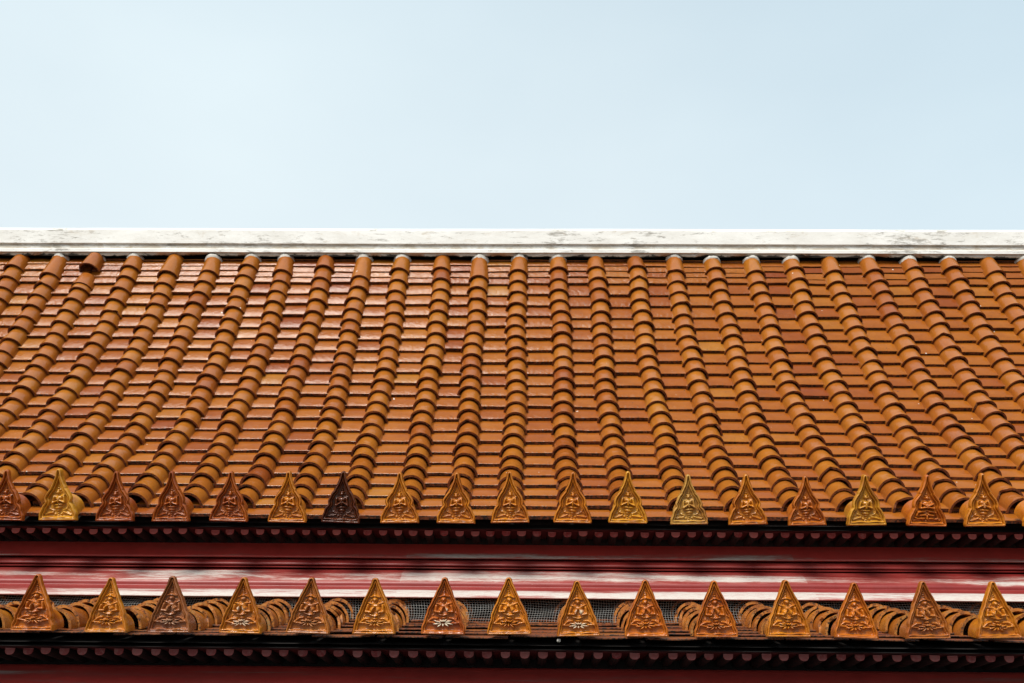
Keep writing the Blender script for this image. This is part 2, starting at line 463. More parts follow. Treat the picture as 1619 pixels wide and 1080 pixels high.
for j in range(NR):
    mb = MB(); base = random.uniform(0.42, 0.72)
    lean = wob(j, 0, 0.02*W)
    k = 0; s = UP.L - 0.34*W
    ends = []
    while s > 0.66*W:
        ends.append(s); s -= E*random.uniform(0.93, 1.07)
    ntile = len(ends)
    for k, b in enumerate(ends):
        last = k == ntile-1; second = k == ntile-2
        ln = E*1.32
        roll, yj, lift = random.gauss(0, 0.03), random.gauss(0, 0.012*W), abs(random.gauss(0, 0.006*W))
        if last: ln = b - random.uniform(0.16, 0.24)*W
        if j == 5 and last: lift += 0.07*W; roll = 0.05; yj = 0.0
        if j == 5 and second: b += 0.24*W; lift = 0.0; ln = E*1.2
        if j == 5 and last: b -= 0.02*W
        a = b - ln
        xm = lambda q: upx(j, min(max(q/UP.L, 0), 1)) + 0.024*W*math.sin(q/W*1.1+j*1.7) + 0.013*W*math.sin(q/W*3.3+j*2.9)
        tint = float(np.clip(base*0.55 + random.uniform(0.3, 0.85)*0.45 + random.gauss(0, 0.05) - (0.18 if random.random() < 0.05 else 0), 0, 1))
        jx = random.gauss(0, 0.006*W)
        chip = (random.uniform(0.3, 2.8), random.uniform(0.02, 0.07)*W) if random.random() < 0.10 else None
        r1 = R1*random.uniform(0.975, 1.03)
        barrel_tile(mb, UP, a, b, xm(a)+jx, xm(b)+jx, tint, lift, R0, r1, roll, yj, chip=chip)
        if last and random.random() < 0.6: mortar_dab(mb, UP, a, xm(a), R0+0.035*W*0.3, 2)
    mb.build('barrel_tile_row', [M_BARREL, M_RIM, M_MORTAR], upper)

# lower roof
locourses = [LO.L - k*E*0.88 for k in range(11)]
def lox(j, f): return xl[j]
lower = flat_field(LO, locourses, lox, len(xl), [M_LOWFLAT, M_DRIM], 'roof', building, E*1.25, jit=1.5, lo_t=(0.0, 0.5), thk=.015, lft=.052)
lower['label'] = 'low shallow skirt roof of weathered orange tiles beneath the red cornice'
mb = MB(); mb.grid(deck(LO, np.linspace(0, LO.L-0.03*W, 6), 0.09*W), 0, False, flip=True); mb.grid(deck(LO, np.linspace(0, LO.L-0.03*W, 6), 0.15*W), 0, False)
mb.build('roof_deck', [M_DARK], building)
for j in range(len(xl)):
    mb = MB(); base = random.uniform(0.3, 0.6)
    s = LO.L - 0.40*W; k = 0
    while s > 0.35*W:
        roll, yj = random.gauss(0, 0.05), random.gauss(0, 0.02*W)
        lift = 0.012*W + abs(random.gauss(0, 0.012*W))
        tint = float(np.clip(base + random.gauss(0, 0.12), 0, 1))
        jx = random.gauss(0, 0.012*W)
        chip = (random.uniform(0.3, 2.8), random.uniform(0.03, 0.09)*W) if random.random() < 0.3 else None
        barrel_tile(mb, LO, s-E*1.32, s, xl[j]+jx, xl[j]+jx, tint, lift, R0, R1*1.03, roll, yj, chip=chip)
        s -= E*random.uniform(0.9, 1.08); k += 1
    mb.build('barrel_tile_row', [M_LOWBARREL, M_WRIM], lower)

# ------------------------------------------------------------------ antefixes
def cap(X, Y, p, q, r0, r1, h, flat=0.0):
    """rounded limb from p to q as a height field"""
    px, py = p; qx, qy = q; dx, dy = qx-px, qy-py; L2 = dx*dx+dy*dy+1e-9
    t = np.clip(((X-px)*dx+(Y-py)*dy)/L2, 0, 1)
    d = np.hypot(X-(px+dx*t), Y-(py+dy*t)); r = r0+(r1-r0)*t
    k = np.clip(1-(d/r)**2, 0, 1)
    return h*np.sqrt(k)
def ell(X, Y, c, rx, ry, h):
    k = np.clip(1-((X-c[0])/rx)**2-((Y-c[1])/ry)**2, 0, 1); return h*np.sqrt(k)
def sym(fn, X, Y, *a, **k): return fn(np.abs(X), Y, *a, **k)

UPPER_OUT = [(0,.372),(.03,.378),(.10,.372),(.17,.352),(.25,.325),(.31,.290),(.34,.262),(.355,.256),(.375,.268),(.42,.270),(.50,.243),(.56,.208),(.605,.172),(.625,.150),(.64,.156),(.66,.146),(.70,.122),(.78,.088),(.86,.064),(.92,.053),(.96,.046),(.985,.032),(1,.004)]
LOWER_OUT = [(0,.372),(.03,.380),(.10,.374),(.20,.345),(.28,.326),(.36,.303),(.44,.272),(.52,.238),(.58,.214),(.64,.187),(.72,.152),(.80,.116),(.87,.085),(.93,.062),(.965,.052),(.988,.036),(1,.004)]
def relief(kind, X, Y, D):
    """height of the face; D = distance in from the outline. Returns height and a worn/proud mask"""
    base = 0.030 + 0.0*X
    rimw = 0.038 if kind == 'up' else 0.032
    rim = 0.034*np.sqrt(np.clip(1-((D-rimw*0.62)/(rimw*0.66))**2, 0, 1))
    rim2 = 0.022*np.sqrt(np.clip(1-((D-rimw*1.75)/(rimw*0.42))**2, 0, 1))
    field = -0.026*np.clip((D-rimw*2.0)/0.02, 0, 1)
    H = base + np.maximum(rim, rim2) + field
    g = np.zeros_like(X); mask = np.zeros_like(X)
    A = np.abs(X)
    def mxm(h, m=0.0):
        nonlocal g, mask
        mask = np.where(h > g, m*np.clip(h/0.03, 0, 1), mask); g = np.maximum(g, h)
    if kind in ('up', 'up2'):
        mxm(cap(X, Y, (0, .60), (0, .74), .020, .006, .030), .2)       # spire of the crown
        mxm(ell(X, Y, (0, .655), .022, .010, .038)); mxm(ell(X, Y, (0, .625), .032, .016, .042))
        mxm(ell(X, Y, (0, .588), .058, .020, .046), .3)                # brim
        mxm(ell(X, Y, (0, .548), .040, .047, .056), .5)                # face
        mxm(ell(X, Y, (0, .540), .009, .016, .064), .6)                # nose
        mxm(cap(A, Y, (.045, .535), (.058, .56), .012, .008, .034))    # ears
        mxm(ell(X, Y, (0, .495), .022, .022, .036))                    # neck
        mxm(ell(X, Y, (0, .435), .090, .062, .054), .4)                # chest
        mxm(cap(A, Y, (.050, .462), (.105, .490), .030, .010, .046), .3)  # shoulder points
        mxm(cap(A, Y, (.088, .455), (.105, .345), .027, .022, .052), .3)  # upper arms
        mxm(cap(A, Y, (.105, .340), (.020, .385), .023, .018, .062), .5)  # forearms
        mxm(cap(X, Y, (0, .350), (0, .420), .022, .012, .074), .9)        # joined hands
        mxm(ell(X, Y, (0, .345), .055, .05, .036))
        mxm(ell(X, Y, (0, .300), .125, .026, .056), .2)                # folded legs
        mxm(ell(X, Y, (0, .245), .082, .044, .050), .2)                # pedestal
        mxm(ell(X, Y, (0, .195), .052, .020, .044))
        mxm(cap(A, Y, (.075, .185), (.150, .215), .020, .014, .036))
        mxm(cap(A, Y, (.150, .215), (.185, .300), .016, .008, .032))
        mxm(cap(A, Y, (.090, .155), (.225, .115), .024, .016, .042), .2)
        mxm(cap(A, Y, (.225, .115), (.262, .140), .016, .010, .034))
        mxm(cap(A, Y, (.120, .230), (.215, .175), .014, .012, .030))
        mxm(ell(A, Y, (.052, .125), .026, .028, .042)); mxm(ell(X, Y, (0, .150), .018, .022, .044)); mxm(ell(X, Y, (0, .108), .020, .024, .042))
        bar = cap(X, Y, (-.27, .062), (.27, .062), .020, .020, .036); H = np.maximum(H, base+bar-0.004)
    else:
        mxm(cap(X, Y, (0, .70), (0, .865), .036, .006, .030), .4)
        for yy, rr in ((.70, .052), (.73, .040), (.76, .032), (.79, .024), (.82, .017)): mxm(ell(X, Y, (0, yy), rr, .013, .042), .3)
        mxm(cap(A, Y, (.040, .665), (.082, .650), .022, .012, .046), .2)  # crown wings
        mxm(ell(X, Y, (0, .675), .070, .022, .052), .2)
        mxm(ell(X, Y, (0, .612), .052, .052, .058), .5)                # face
        mxm(ell(X, Y, (0, .602), .011, .018, .068), .6)
        mxm(ell(A, Y, (.021, .622), .012, .006, .060)); mxm(ell(X, Y, (0, .580), .016, .005, .060))
        mxm(cap(A, Y, (.062, .600), (.085, .560), .016, .012, .036))
        mxm(ell(X, Y, (0, .55), .030, .030, .040))
        mxm(cap(A, Y, (.040, .525), (.125, .545), .030, .012, .046), .2)  # shoulders with points
        mxm(ell(X, Y, (0, .500), .115, .050, .046), .2)
        mxm(cap(A, Y, (.118, .50), (.135, .405), .030, .028, .054), .3)
        mxm(cap(A, Y, (.135, .395), (.060, .390), .030, .026, .060), .4)
        mxm(ell(A, Y, (.052, .435), .040, .048, .066), .6)                # raised hands before the chest
        mxm(cap(A, Y, (.045, .41), (.028, .47), .018, .010, .078), .8)
        mxm(ell(X, Y, (0, .345), .082, .040, .046), .3)
        mxm(cap(A, Y, (0, .325), (.082, .352), .013, .011, .058), .4)      # sash
        mxm(ell(X, Y, (0, .285), .060, .022, .052), .3)
        mxm(cap(A, Y, (.160, .265), (.235, .205), .028, .022, .048), .5)   # knees
        mxm(cap(A, Y, (.090, .275), (.160, .270), .026, .026, .044), .4)
        mxm(cap(A, Y, (.235, .205), (.120, .190), .020, .018, .050), .5)
        mxm(cap(A, Y, (.205, .265), (.215, .350), .014, .012, .038), .2)   # flame scrolls
        mxm(cap(A, Y, (.215, .350), (.180, .385), .012, .008, .042))
        mxm(cap(A, Y, (.240, .255), (.262, .200), .012, .012, .036))
        mxm(cap(A, Y, (.150, .330), (.175, .290), .014, .010, .034))
        for ang, ln, wd in ((90, .055, .016), (48, .075, .015), (12, .135, .017), (-17, .155, .019), (-46, .125, .020), (-90, .085, .020)):  # lotus petals
            a = math.radians(ang); q = (math.cos(a)*ln, .205+math.sin(a)*ln*0.85)
            mid = (q[0]*.60, .205+(q[1]-.205)*.60)
            mxm(cap(A, Y, (abs(mid[0]), mid[1]), (abs(q[0]), q[1]), wd, .004, .064), 1.0)
            mxm(cap(A, Y, (0.25*abs(q[0]), .205+(q[1]-.205)*.25), (abs(mid[0]), mid[1]), .007, wd, .060), .9)
        bar = cap(X, Y, (-.29, .052), (.29, .052), .018, .018, .034); H = np.maximum(H, base+bar-0.004)
    fig = np.where(D > rimw*1.1, g*0.92, 0)
    H = np.maximum(H, np.where(fig > 0, base-0.026+fig, 0))
    return H, mask

def antefix_mesh(kind, height, lean, curve, s_base, tail, seed=0):
    """plate leaning forward by lean, with its short barrel behind; origin at the base centre of the face"""
    out = UPPER_OUT if kind.startswith('up') else LOWER_OUT
    NU, NV = 97, 125
    v = np.concatenate([np.linspace(0, 0.93, NV-20, endpoint=False), 0.93+0.07*np.sin(np.linspace(0, 1, 20)*math.pi/2)])
    NV = len(v)
    hw = np.interp(v, [a for a, b in out], [b for a, b in out])
    hw = np.convolve(np.pad(hw, 1, mode='edge'), [.25, .5, .25], 'valid'); hw[-1] = 0.003
    u = np.linspace(-1, 1, NU)
    u = np.sign(u)*(1-(1-np.abs(u))**1.25)
    hw = hw*(1+.02*np.sin(v*19+seed*2.7)*np.sin(v*math.pi)+.012*np.sin(v*41+seed))
    X = hw[:, None]*u[None, :]; X = X + .006*np.sin(v*7+seed*4)[:, None]; Y = np.repeat(v[:, None], NU, 1)
    # distance to the outline
    poly = np.concatenate([np.stack([hw, v], -1), np.stack([-hw[::-1], v[::-1]], -1)]); poly = np.concatenate([poly, poly[:1]])
    D = np.full(X.shape, 9.0)
    for a, b in zip(poly[:-1:1], poly[1:]):
        d = b-a; L2 = d@d+1e-12
        t = np.clip(((X-a[0])*d[0]+(Y-a[1])*d[1])/L2, 0, 1)
        D = np.minimum(D, np.hypot(X-a[0]-d[0]*t, Y-a[1]-d[1]*t))
    Xw = X + .006*np.sin(Y*17+seed*2.1) + .005*np.sin(Y*9+X*11+seed); Yw = Y + .006*np.sin(X*21+seed*1.3) + .006*np.sin(Y*13+seed*3.7)
    H, mask = relief('up' if kind.startswith('up') else 'lo', Xw/1.14, Yw, D)
    soft = (0.0, 0.15, 0.3)[seed % 3]       # some moulds give a softer, glaze-clogged figure
    if soft:
        K = H.copy()
        for _ in range(3): K[1:-1, 1:-1] = (K[:-2, 1:-1]+K[2:, 1:-1]+K[1:-1, :-2]+K[1:-1, 2:]+K[1:-1, 1:-1])/5
        H = H*(1-soft)+K*soft
    if kind == 'up2':      # the fuller figure with folded arms seen on one piece
        g = np.zeros_like(X); A = np.abs(X)
        for args in (((.03,.40),(.12,.44),.03,.02,.066), ((.12,.44),(.13,.36),.024,.024,.06), ((.13,.35),(.02,.37),.024,.02,.07),
                     ((.04,.29),(.17,.27),.028,.02,.058), ((.17,.27),(.20,.2),.02,.018,.05), ((.03,.22),(.13,.21),.026,.024,.054),
                     ((.05,.15),(.12,.15),.026,.024,.05), ((.17,.14),(.22,.16),.024,.02,.048), ((.0,.14),(.0,.2),.02,.02,.06)):
            g = np.maximum(g, cap(A, Y, *args))
        H = np.maximum(H, np.where((g > 0) & (D > .05), 0.006+g*0.95, 0))
    H = -0.012+(H-0.03)*2.5
    H += 0.003*np.sin(X*40+1)*np.sin(Y*31)
    S = height
    lat = np.array([1, 0, 0]); upv = np.array([0, -math.sin(lean), math.cos(lean)]); nrm = np.array([0, -math.cos(lean), -math.sin(lean)])
    thick = 0.036
    def P3(X, Y, H): return (X[..., None]*lat + Y[..., None]*upv + H[..., None]*nrm)*S
    mb = MB()
    front = P3(X, Y, H); mb.grid(front, 0, True, mask)
    back = P3(X, Y, np.full_like(X, -thick))
    def side(fr, bk, flip):
        ctr = P3(np.zeros(fr.shape[0]) , np.full(fr.shape[0], .45), np.full(fr.shape[0], .0))
        rows = [fr, fr+(bk-fr)*.5, bk]
        mb.grid(np.array(rows), 0, True, 0.0, flip=flip)
    side(front[:, 0], back[:, 0], True); side(front[:, -1], back[:, -1], False)
    side(front[0], back[0], False)
    mb.grid(back[::6, ::6], 0, False, 0.0, flip=True)
    # barrel piece behind, follows the roof slope up from the base
    p0, t0, n0 = curve.at(s_base)
    dirv = np.array([0, -t0[0], -t0[1]]); nv = np.array([0, n0[0], n0[1]])
    th = np.linspace(math.radians(-6), math.radians(186), 19); R = R1*1.0
    rows = []
    cosT = max(0.2, float(nrm @ np.array([0, t0[0], t0[1]])))
    for f in np.linspace(0, 1, 6):
        ring = []
        for a in th:
            base = lat*math.cos(a)*R*(1-0.12*f) + nv*math.sin(a)*R*(1-0.1*f)*1.03
            # first ring lies on the plate plane
            k0 = (base @ nrm + 0.02*S)/ (dirv @ -nrm) if f == 0 else None
            st = (base @ nrm + 0.02*S)/(dirv @ -nrm)
            ring.append(base + dirv*(st*(1-f) + tail*f) + nv*0.02*W)
        rows.append(ring)
    mb.grid(np.array(rows), 0, True, 0.0, flip=True)
    return mb

def rgba(c, a=1.0): return (c[0], c[1], c[2], a)
HONEY, AMBER, ORANGE, BROWN, DARK, PALE = (.53,.245,.018), (.50,.175,.012), (.44,.125,.010), (.31,.074,.007), (.085,.020,.004), (.50,.27,.05)
LEAN_U, LEAN_L = math.radians(21), math.radians(12.5)
SU = UP.L - 0.02*W; SL = LO.L - 0.13*W
pu, _, nu = UP.at(SU); pl, _, nl = LO.at(SL)
pu = yz(827.5, 91.2); pl = yz(1004.0, 109.0)
ante_u = antefix_mesh('up', 0.885*W, LEAN_U, UP, SU-0.2*W, 0.50*W).build('antefix', [M_ANTE], upper, origin=(0, 0, 0))
ante_u2 = antefix_mesh('up2', 0.885*W, LEAN_U, UP, SU-0.2*W, 0.50*W).build('antefix', [M_ANTE], upper, origin=(0, 0, 0))
ante_us = [ante_u] + [antefix_mesh('up', 0.885*W, LEAN_U, UP, SU-0.2*W, 0.50*W, k).build('antefix', [M_ANTE], upper, origin=(0, 0, 0)) for k in (1, 2, 3)]
ante_ls = [antefix_mesh('lo', 0.80*W, LEAN_L, LO, SL-0.2*W, 0.44*W, k).build('antefix', [M_ANTE], lower, origin=(0, 0, 0)) for k in range(4)]
upcol = {3:(BROWN,1), 4:(HONEY,1), 5:(BROWN,1), 6:(BROWN,1), 7:(BROWN,1), 8:(AMBER,1), 9:(DARK,1), 10:(AMBER,1), 11:(AMBER,1), 12:(AMBER,.9),
         13:(AMBER,1), 14:(HONEY,1), 15:(PALE,1), 16:(AMBER,1), 17:(ORANGE,.85), 18:(HONEY,1), 19:(ORANGE,1), 20:(AMBER,.85)}
uplabel = {'DARK':'very dark brown antefix', 'HONEY':'honey yellow antefix'}
first = True
i0 = 7                       # row index of the antefix at photo x = 8 (three extra rows were put in front, four have none)
for j in range(NR):
    key = j - i0 + 3
    col, al = upcol.get(key, (random.choice([AMBER, ORANGE, BROWN, HONEY]), 1))
    src = ante_us[(j*7+j//3) % 4]
    if j < 4: o = ante_us[j]
    elif key == 19: o = ante_u2
    else: o = copy_to(src, (0, 0, 0), upper)
    z = {13: .004, 14: .006, 15: .006}.get(key, 0)
    o.location = Vector((xb[j] + random.gauss(0, .006*W), pu[0] + random.gauss(0, .01*W), pu[1] + z*W + random.gauss(0, .006*W))) - world_loc(upper)
    o.rotation_euler = (random.gauss(0, .015), random.gauss(0, .012), random.gauss(0, .04))
    sc = random.uniform(.97, 1.02); o.scale = (sc, sc, sc*random.uniform(.98, 1.02))
    jt = random.uniform(.9, 1.08); o.color = (col[0]*jt, col[1]*jt, col[2], al)
    if col is DARK: o['label'] = 'very dark brown glazed antefix on the upper eave'
    elif key == 19: o['label'] = 'antefix with a fuller folded-arm figure on the upper eave'
    elif col is HONEY and key < 8: o['label'] = 'honey yellow antefix on the upper eave'
locol = {0:(ORANGE,.95), 1:(AMBER,1), 2:((.30,.105,.03),.8), 3:(AMBER,.35), 4:((.40,.135,.02),.9), 5:(AMBER,.95), 6:((.42,.11,.012),0.0), 7:(AMBER,1), 8:(AMBER,.2),
         9:(ORANGE,1), 10:(ORANGE,.95), 11:(AMBER,1), 12:(ORANGE,1), 13:((.38,.12,.018),.95), 14:(AMBER,1)}
off = [i for i, x in enumerate(xl) if abs(x - xat(53, *pL)) < 1e-6][0]
for j in range(len(xl)):
    key = j-off
    col, al = locol.get(key, (random.choice([AMBER, ORANGE]), 1))
    o = ante_ls[j] if j < 4 else copy_to(ante_ls[(j*5+j//4) % 4], (0, 0, 0), lower)
    o.location = Vector((xl[j], pl[0] + random.gauss(0, .02*W), pl[1] + random.gauss(0, .008*W))) - world_loc(lower)
    o.rotation_euler = (random.gauss(0, .02), random.gauss(0, .015), random.gauss(0, .03))
    sc = random.uniform(.98, 1.02); o.scale = (sc*1.04, sc, sc)
    jt = random.uniform(.95, 1.08); o.color = (col[0]*jt, col[1]*jt, col[2], al)
    if key == 6: o['label'] = 'antefix with the glaze worn to grey on its frame and figure'
    if key in (3, 8): o['label'] = 'antefix with a whitish worn lotus'

# ------------------------------------------------------------------ long mouldings
def extrude(prof, wear, name, mats, nx=260, wave=0.002, seed=0, smooth=True, rag=None):
    """profile of (Y, Z) points swept along the building with slight unevenness; wear per profile point"""
    prof = np.array(prof, float); n = len(prof)
    xs = np.linspace(XL, XR, nx)
    rng = np.random.default_rng(seed)
    def low(scale):
        ph = rng.uniform(0, 6.28, 5); fr = scale*rng.uniform(0.5, 2.2, 5)
        return sum(np.sin(xs*f+p) for f, p in zip(fr, ph))/5
    dy = low(1.2)*wave; dz = low(1.0)*wave + low(5)*wave*0.4
    P = np.zeros((n, nx, 3)); P[..., 0] = xs
    P[..., 1] = prof[:, :1] + dy; P[..., 2] = prof[:, 1:2] + dz
    if rag is not None: q = np.clip(low(5)+low(13)*.6+low(31)*.35-.08, 0, 1); P[rag[0], :, 2] += np.array([1, 1, .5])[:, None]*rag[1]*q; P[rag[0], :, 1] += np.array([1, 1, .5])[:, None]*rag[1]*q*1.5
    mb = MB(); mb.grid(P, 0, smooth, np.repeat(np.array(wear)[:, None], nx, 1))
    for k in (0, -1):                         # close the ends
        mb.add(P[:, k], [tuple(range(n)) if k else tuple(range(n-1, -1, -1))], 0, False, 0.3)
    return mb.build(name, mats, building)
def spline(pts, n):
    pts = np.array(pts, float); m = len(pts); out = []
    for i in range(m-1):
        p0 = pts[max(i-1, 0)]; p1 = pts[i]; p2 = pts[i+1]; p3 = pts[min(i+2, m-1)]
        for t in np.linspace(0, 1, n, endpoint=False):
            out.append(.5*((2*p1)+(-p0+p2)*t+(2*p0-5*p1+4*p2-p3)*t*t+(-p0+3*p1-3*p2+p3)*t**3))
    out.append(pts[-1]); return np.array(out)
def prof3(pts, n=1):
    """pts: (photo y, s, wear)"""
    q = spline(pts, n) if n > 1 else np.array(pts, float)
    return [tuple(yz(a, b)) for a, b, c in q], [c for a, b, c in q]
# board under the upper eave (stays behind the joist ends)
p, w = prof3([(800, 82.4, 0), (850, 83.7, 0), (855, 83.95, .0), (860, 84.35, .1), (865, 84.75, .2), (870, 85.15, .35), (875, 85.55, .5), (880, 85.95, .66), (883, 86.2, .66), (884.5, 86.0, 0), (884.5, 82.5, 0)])
extrude(p, w, 'cornice_board', [M_RED2], seed=1)
p, w = prof3([(882, 84, 0), (886, 85.6, .0), (888, 86.6, .18), (890.5, 87.1, .25), (893.5, 87.3, .15), (896.5, 87.2, .05), (897.5, 86.2, 0)], 3)
extrude(p, w, 'bead_moulding', [M_RED], seed=2)
p, w = prof3([(896, 84.6, 0), (898, 87.5, .3), (899.6, 87.8, .35), (900.6, 87.3, 0), (901.6, 84, 0)])
extrude(p, w, 'fillet_moulding', [M_RED], seed=3, smooth=False)
p, w = prof3([(900.4, 85.0, .1), (902.8, 88.0, .35), (906, 88.8, .8), (911, 89.7, 1.0), (917, 90.5, .98), (922, 90.9, .45), (926, 91.0, .1), (929, 91.1, 0), (932, 91.9, .25),
              (935, 92.9, .9), (939, 93.7, 1.0), (943, 94.2, 1.0), (945.5, 94.35, .8), (946.6, 94.0, .1), (946.3, 92.0, 0), (944, 88.5, 0)], 3)
extrude(p, w, 'cornice_moulding', [M_RED], seed=4, wave=0.0025)
# red beam under the lower eave
p, w = prof3([(1056, 97.0, 0), (1056.5, 100.7, 0), (1060, 101.1, .1), (1066, 101.8, .35), (1073, 102.8, .55), (1082, 103.9, .55), (1092, 104.9, .55), (1100, 105.6, .3), (1101, 101.0, 0)])
extrude(p, w, 'eave_beam', [M_RED2], seed=5)
yb, zb = yz(1101, 101.5)

# eave boards: thin board on the joists, near-black strip above it paints the shaded void
def board(y, s, depth, h, name, mat):
    Y, Z = yz(y, s); mb = MB(); mb.box(((XL+XR)/2, Y+depth/2, Z+h/2), (XR-XL, depth, h)); return mb.build(name, [mat], building)
J_U = yz(838.5, 86.9); J_L = yz(1029.5, 104.4)
board(838.3, 86.75, 1.3*W, .022*W, 'eave_board', M_EDGE)
board(1029.3, 104.25, 1.3*W, .022*W, 'eave_board', M_EDGE)
def void(yz_front, deckpt, name):
    mb = MB(); Y0, Z0 = yz_front
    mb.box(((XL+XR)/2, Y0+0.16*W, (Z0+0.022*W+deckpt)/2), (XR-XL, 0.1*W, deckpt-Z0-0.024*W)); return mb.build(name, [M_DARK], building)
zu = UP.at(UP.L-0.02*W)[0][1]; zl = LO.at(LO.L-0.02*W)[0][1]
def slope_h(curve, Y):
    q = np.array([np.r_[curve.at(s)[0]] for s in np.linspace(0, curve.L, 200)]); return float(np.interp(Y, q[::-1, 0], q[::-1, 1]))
void(yz(838.3, 86.75), slope_h(UP, yz(838.3, 86.75)[0]+0.11*W)-0.20*W, 'eave_shade_strip')
void(yz(1029.3, 104.25), slope_h(LO, yz(1029.3, 104.25)[0]+0.11*W)-0.165*W, 'eave_shade_strip')

# joists
def joist(parent):
    w_, h_, L = 0.152*W, 0.098*W, 1.25*W
    ang = np.linspace(0, math.pi, 13)
    sec = [(-w_/2, 0)] + [(-w_/2 + (0 if a < 0 else 0), 0) for a in ()]
    r = w_*0.40
    pts = [(-w_/2, 0.0), (-w_/2, -(h_-r))]
    for a in np.linspace(0, math.pi/2, 6)[1:]: pts.append((-w_/2+r-math.cos(a)*r, -(h_-r)-math.sin(a)*r))
    for a in np.linspace(math.pi/2, 0, 6): pts.append((w_/2-r+math.cos(a)*r, -(h_-r)-math.sin(a)*r))
    pts += [(w_/2, 0.0)]
    pts = np.array(pts); n = len(pts)
    def ring(y, k=1.0):
        c = np.array([0, -h_/2]); q = c+(pts-c)*k
        return np.stack([q[:, 0], np.full(n, y), q[:, 1]], -1)
    mb = MB()
    body = np.array([np.vstack([ring(y), ring(y)[:1]]) for y in (0.012*W, L)])
    mb.grid(body, 0, False, flip=True)
    bev = np.array([np.vstack([ring(0, .93), ring(0, .93)[:1]]), np.vstack([ring(.012*W), ring(.012*W)[:1]])])
    mb.grid(bev, 1, False, flip=True)
    mb.add(ring(0, .93), [tuple(range(n))], 1, False)
    mb.add(ring(L), [tuple(range(n-1, -1, -1))], 0, False)
    return mb.build('rafter', [M_JOIST, M_JEND], parent, origin=(0, 0, 0))
SPJ = 0.2808*W
lo_eave = bpy.data.objects['eave_board.001'] if 'eave_board.001' in bpy.data.objects else building
nfull = 0; stuffX = []
jo = None; jobs = []
for (Yp, Zp), px0, n_in in ((J_L, 14.5, 10**6), (J_U, 0, 44)):
    x = xat(14 if Yp < J_U[0] else 25, Yp, Zp)
    while x-SPJ > XL+.1*W: x -= SPJ
    xs = []
    while x < XR-.1*W: xs.append(x); x += SPJ
    xs.sort(key=abs)
    inf = [q for q in xs if xat(-12, Yp, Zp) < q < xat(1631, Yp, Zp)]
    if n_in < 10**6: inf = inf[:n_in]
    for q in xs: jobs.append((q, Yp, Zp, q in inf))
ind = [j for j in jobs if j[3]]; rest = [j for j in jobs if not j[3]]
proto = joist(building)
for k, (x, Yp, Zp, _) in enumerate(ind):
    o = proto if k == 0 else copy_to(proto, (0, 0, 0), building)
    o.location = Vector((x+random.gauss(0, .006*W), Yp+abs(random.gauss(0, .03*W)), Zp-.001)) - world_loc(building)
    o.rotation_euler = (0, random.gauss(0, .02), random.gauss(0, .01))
    s_ = random.uniform(.93, 1.05); o.scale = (s_, 1, random.uniform(.93, 1.04))
mb = MB()
pv = np.array([v.co for v in proto.data.vertices]); pf = [tuple(p.vertices) for p in proto.data.polygons]; pm = [p.material_index for p in proto.data.polygons]
for (x, Yp, Zp, _) in rest:
    q = pv + np.array([x+random.gauss(0, .006*W), Yp+abs(random.gauss(0, .03*W)), Zp-.001])
    for mi in (0, 1):
        mb.add(q, [f for f, m_ in zip(pf, pm) if m_ == mi], mi)
o = mb.build('rafters', [M_JOIST, M_JEND], building); o['kind'] = 'stuff'

# ------------------------------------------------------------------ white ridge
rt = UP.at(0.1*W)[0]
ry, rz = rt[0], rt[1]
def rpx(y, s): return tuple(yz(y, s))
def rp(d, h): return (ry - d*W, rz + h*W)       # d = out towards the viewer, h = up
RIDGE = [rpx(407, 60.30), rpx(405, 61.50), rpx(406.2, 62.42), rpx(404, 62.44), rpx(400.6, 62.41), rpx(400.0, 62.45), rpx(399.4, 62.53), rpx(394.8, 62.46), rpx(394.4, 62.39), rpx(393.8, 62.29), rpx(390, 62.24), rpx(387.2, 62.20), rpx(386.2, 62.25), rpx(385.4, 62.34),
         rpx(365, 62.01), rpx(362.8, 61.85), rpx(361.8, 60.30)]
wear = [1.6, 1.5, 1.0, .70, .46, .1, -.4, -.4, -.2, .40, .34, .34, .1, -.1, .0, .0, 0]  # first values paint the recess behind the mortar gap black as shade
mr = extrude(RIDGE, wear, 'ridge', [M_WHITE], nx=420, wave=0.003, seed=9, smooth=False, rag=((1, 2, 3), 0.06))
# back slope and gables so that the building is a closed volume
ridge_back = ry + 0.75*W*1.0
mb = MB()
Yr, Zr = ridge_back, rz + .3*W
Yf = yb + 0.2*W; back_y = 2*ridge_back - Yf
mb.add([(XL, Yr, Zr), (XR, Yr, Zr), (XR, back_y, zb+.4), (XL, back_y, zb+.4)], [(0, 1, 2, 3)], 0, False, .5)
mb.build('back_roof', [M_FLAT], building)
mb = MB()
prof = [tuple(UP.at(s)[0] - UP.at(s)[2]*0.2*W) for s in np.linspace(0, UP.L-.1*W, 10)]
side = [(Yf, 0), (Yf, zb+.05)] + [(LO.at(.4*W)[0][0], LO.at(.4*W)[0][1]-.25*W), (prof[-1][0]+.5*W, prof[-1][1])] + prof[::-1] + [(back_y, zb+.3), (back_y, 0)]
for x, fl in ((XL+.05, 1), (XR-.05, 0)):
    v = [(x, a, b) for a, b in side]; idx = tuple(range(len(v)))
    mb.add(v, [idx[::-1] if fl else idx], 0, False)
mb.add([(XL, Yf, 0), (XR, Yf, 0), (XR, Yf, zb+.02), (XL, Yf, zb+.02)], [(0, 1, 2, 3)], 0, False)
mb.add([(XL, back_y, 0), (XR, back_y, 0), (XR, back_y, zb+.3), (XL, back_y, zb+.3)], [(3, 2, 1, 0)], 0, False)
mb.build('wall', [M_WALL], building)
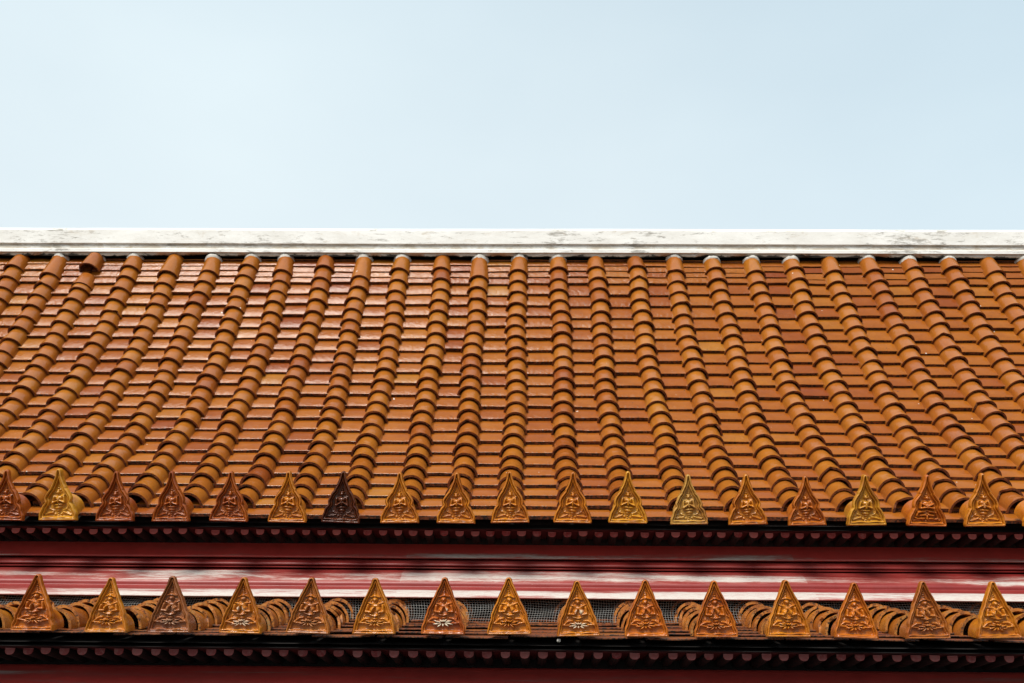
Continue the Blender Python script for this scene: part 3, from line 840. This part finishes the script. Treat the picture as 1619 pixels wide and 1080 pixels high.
# dark inner wall behind the cornice and the netting
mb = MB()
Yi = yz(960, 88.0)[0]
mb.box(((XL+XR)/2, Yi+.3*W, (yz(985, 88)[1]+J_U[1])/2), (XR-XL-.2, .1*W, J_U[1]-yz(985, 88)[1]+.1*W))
mb.build('shade_black_wall', [M_DARK], building)
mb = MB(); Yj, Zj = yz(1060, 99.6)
mb.box(((XL+XR)/2, Yj, (Zj+J_L[1])/2), (XR-XL-.2, .06*W, J_L[1]-Zj+.02*W))  # near-black box paints the shade between lower joists and beam
mb.build('shade_black_wall', [M_DARK], building)

# ------------------------------------------------------------------ wire netting under the cornice
ya, za = yz(944, 93.2); yb2, zb2 = yz(984.5, 95.2)
cell = 0.044*W; th = 0.0008
nxw = int((XR-XL)/cell); nvv = 11
def net_pt(u, v):   # u metres along, v 0..1 down
    sag = .035*W*math.sin(u*3.1)+.03*W*math.sin(u*7.7+1)+.02*W*math.sin(u*17.0+v*3)
    y = ya+(yb2-ya)*v + sag*math.sin(v*math.pi) + .012*W*math.sin(u*31+v*9)
    z = za+(zb2-za)*v + .02*W*math.sin(u*5.3+2)*math.sin(v*3.0)+.008*W*math.sin(u*23+v*7)
    x = u + .03*W*math.sin(v*4+u*2.2) + .03*W*v*math.sin(u*1.3)
    return np.array([x, y, z])
mb = MB()
tri = [np.array([math.cos(a), 0, math.sin(a)]) for a in (0.5, 2.6, 4.7)]
for i in range(nxw):
    u = XL + (i+.5)*cell; rows = []
    for v in np.linspace(0, 1, 9):
        c = net_pt(u, v); rows.append([c+np.array([math.cos(a)*th, math.sin(a)*th, 0]) for a in (.5, 2.6, 4.7, .5)])
    mb.grid(rows, 0, True)
us = np.linspace(XL, XR, 520)
for j in range(nvv+1):
    v = j/nvv; rows = []
    for u in us:
        c = net_pt(u, v); rows.append([c+np.array([0, math.cos(a)*th, math.sin(a)*th]) for a in (.5, 2.6, 4.7, .5)])
    mb.grid(rows, 0, True)
net = mb.build('wire_netting', [M_WIRE])
net['label'] = 'square wire netting stretched in the dark gap under the white-worn red cornice'
net['category'] = 'netting'

# small white chip of plaster on the eave edge
def chip(px, y, s, r):
    Y, Z = yz(y, s); X = xat(px, Y, Z)
    import bmesh
    bm = bmesh.new(); bmesh.ops.create_icosphere(bm, subdivisions=2, radius=r)
    for v in bm.verts:
        v.co *= random.uniform(.75, 1.15); v.co.z *= .7
    me = bpy.data.meshes.new('plaster_chip'); bm.to_mesh(me); bm.free(); me.materials.append(M_MORTAR)
    o = bpy.data.objects.new('plaster_chip', me); o.location = (X, Y, Z); C.objects.link(o)
    o['label'] = 'small white plaster chip on the lower eave edge below an antefix with whitish lotus'
    o['category'] = 'debris'
chip(883.5, 1012, 108.6, .034*W)

# ------------------------------------------------------------------ ground
g = MB(); g.add([(-300, -300, 0), (300, -300, 0), (300, 300, 0), (-300, 300, 0)], [(0, 1, 2, 3)], 0, False)
go = g.build('ground', [M_GROUND], origin=(0, 0, 0)); go['kind'] = 'structure'
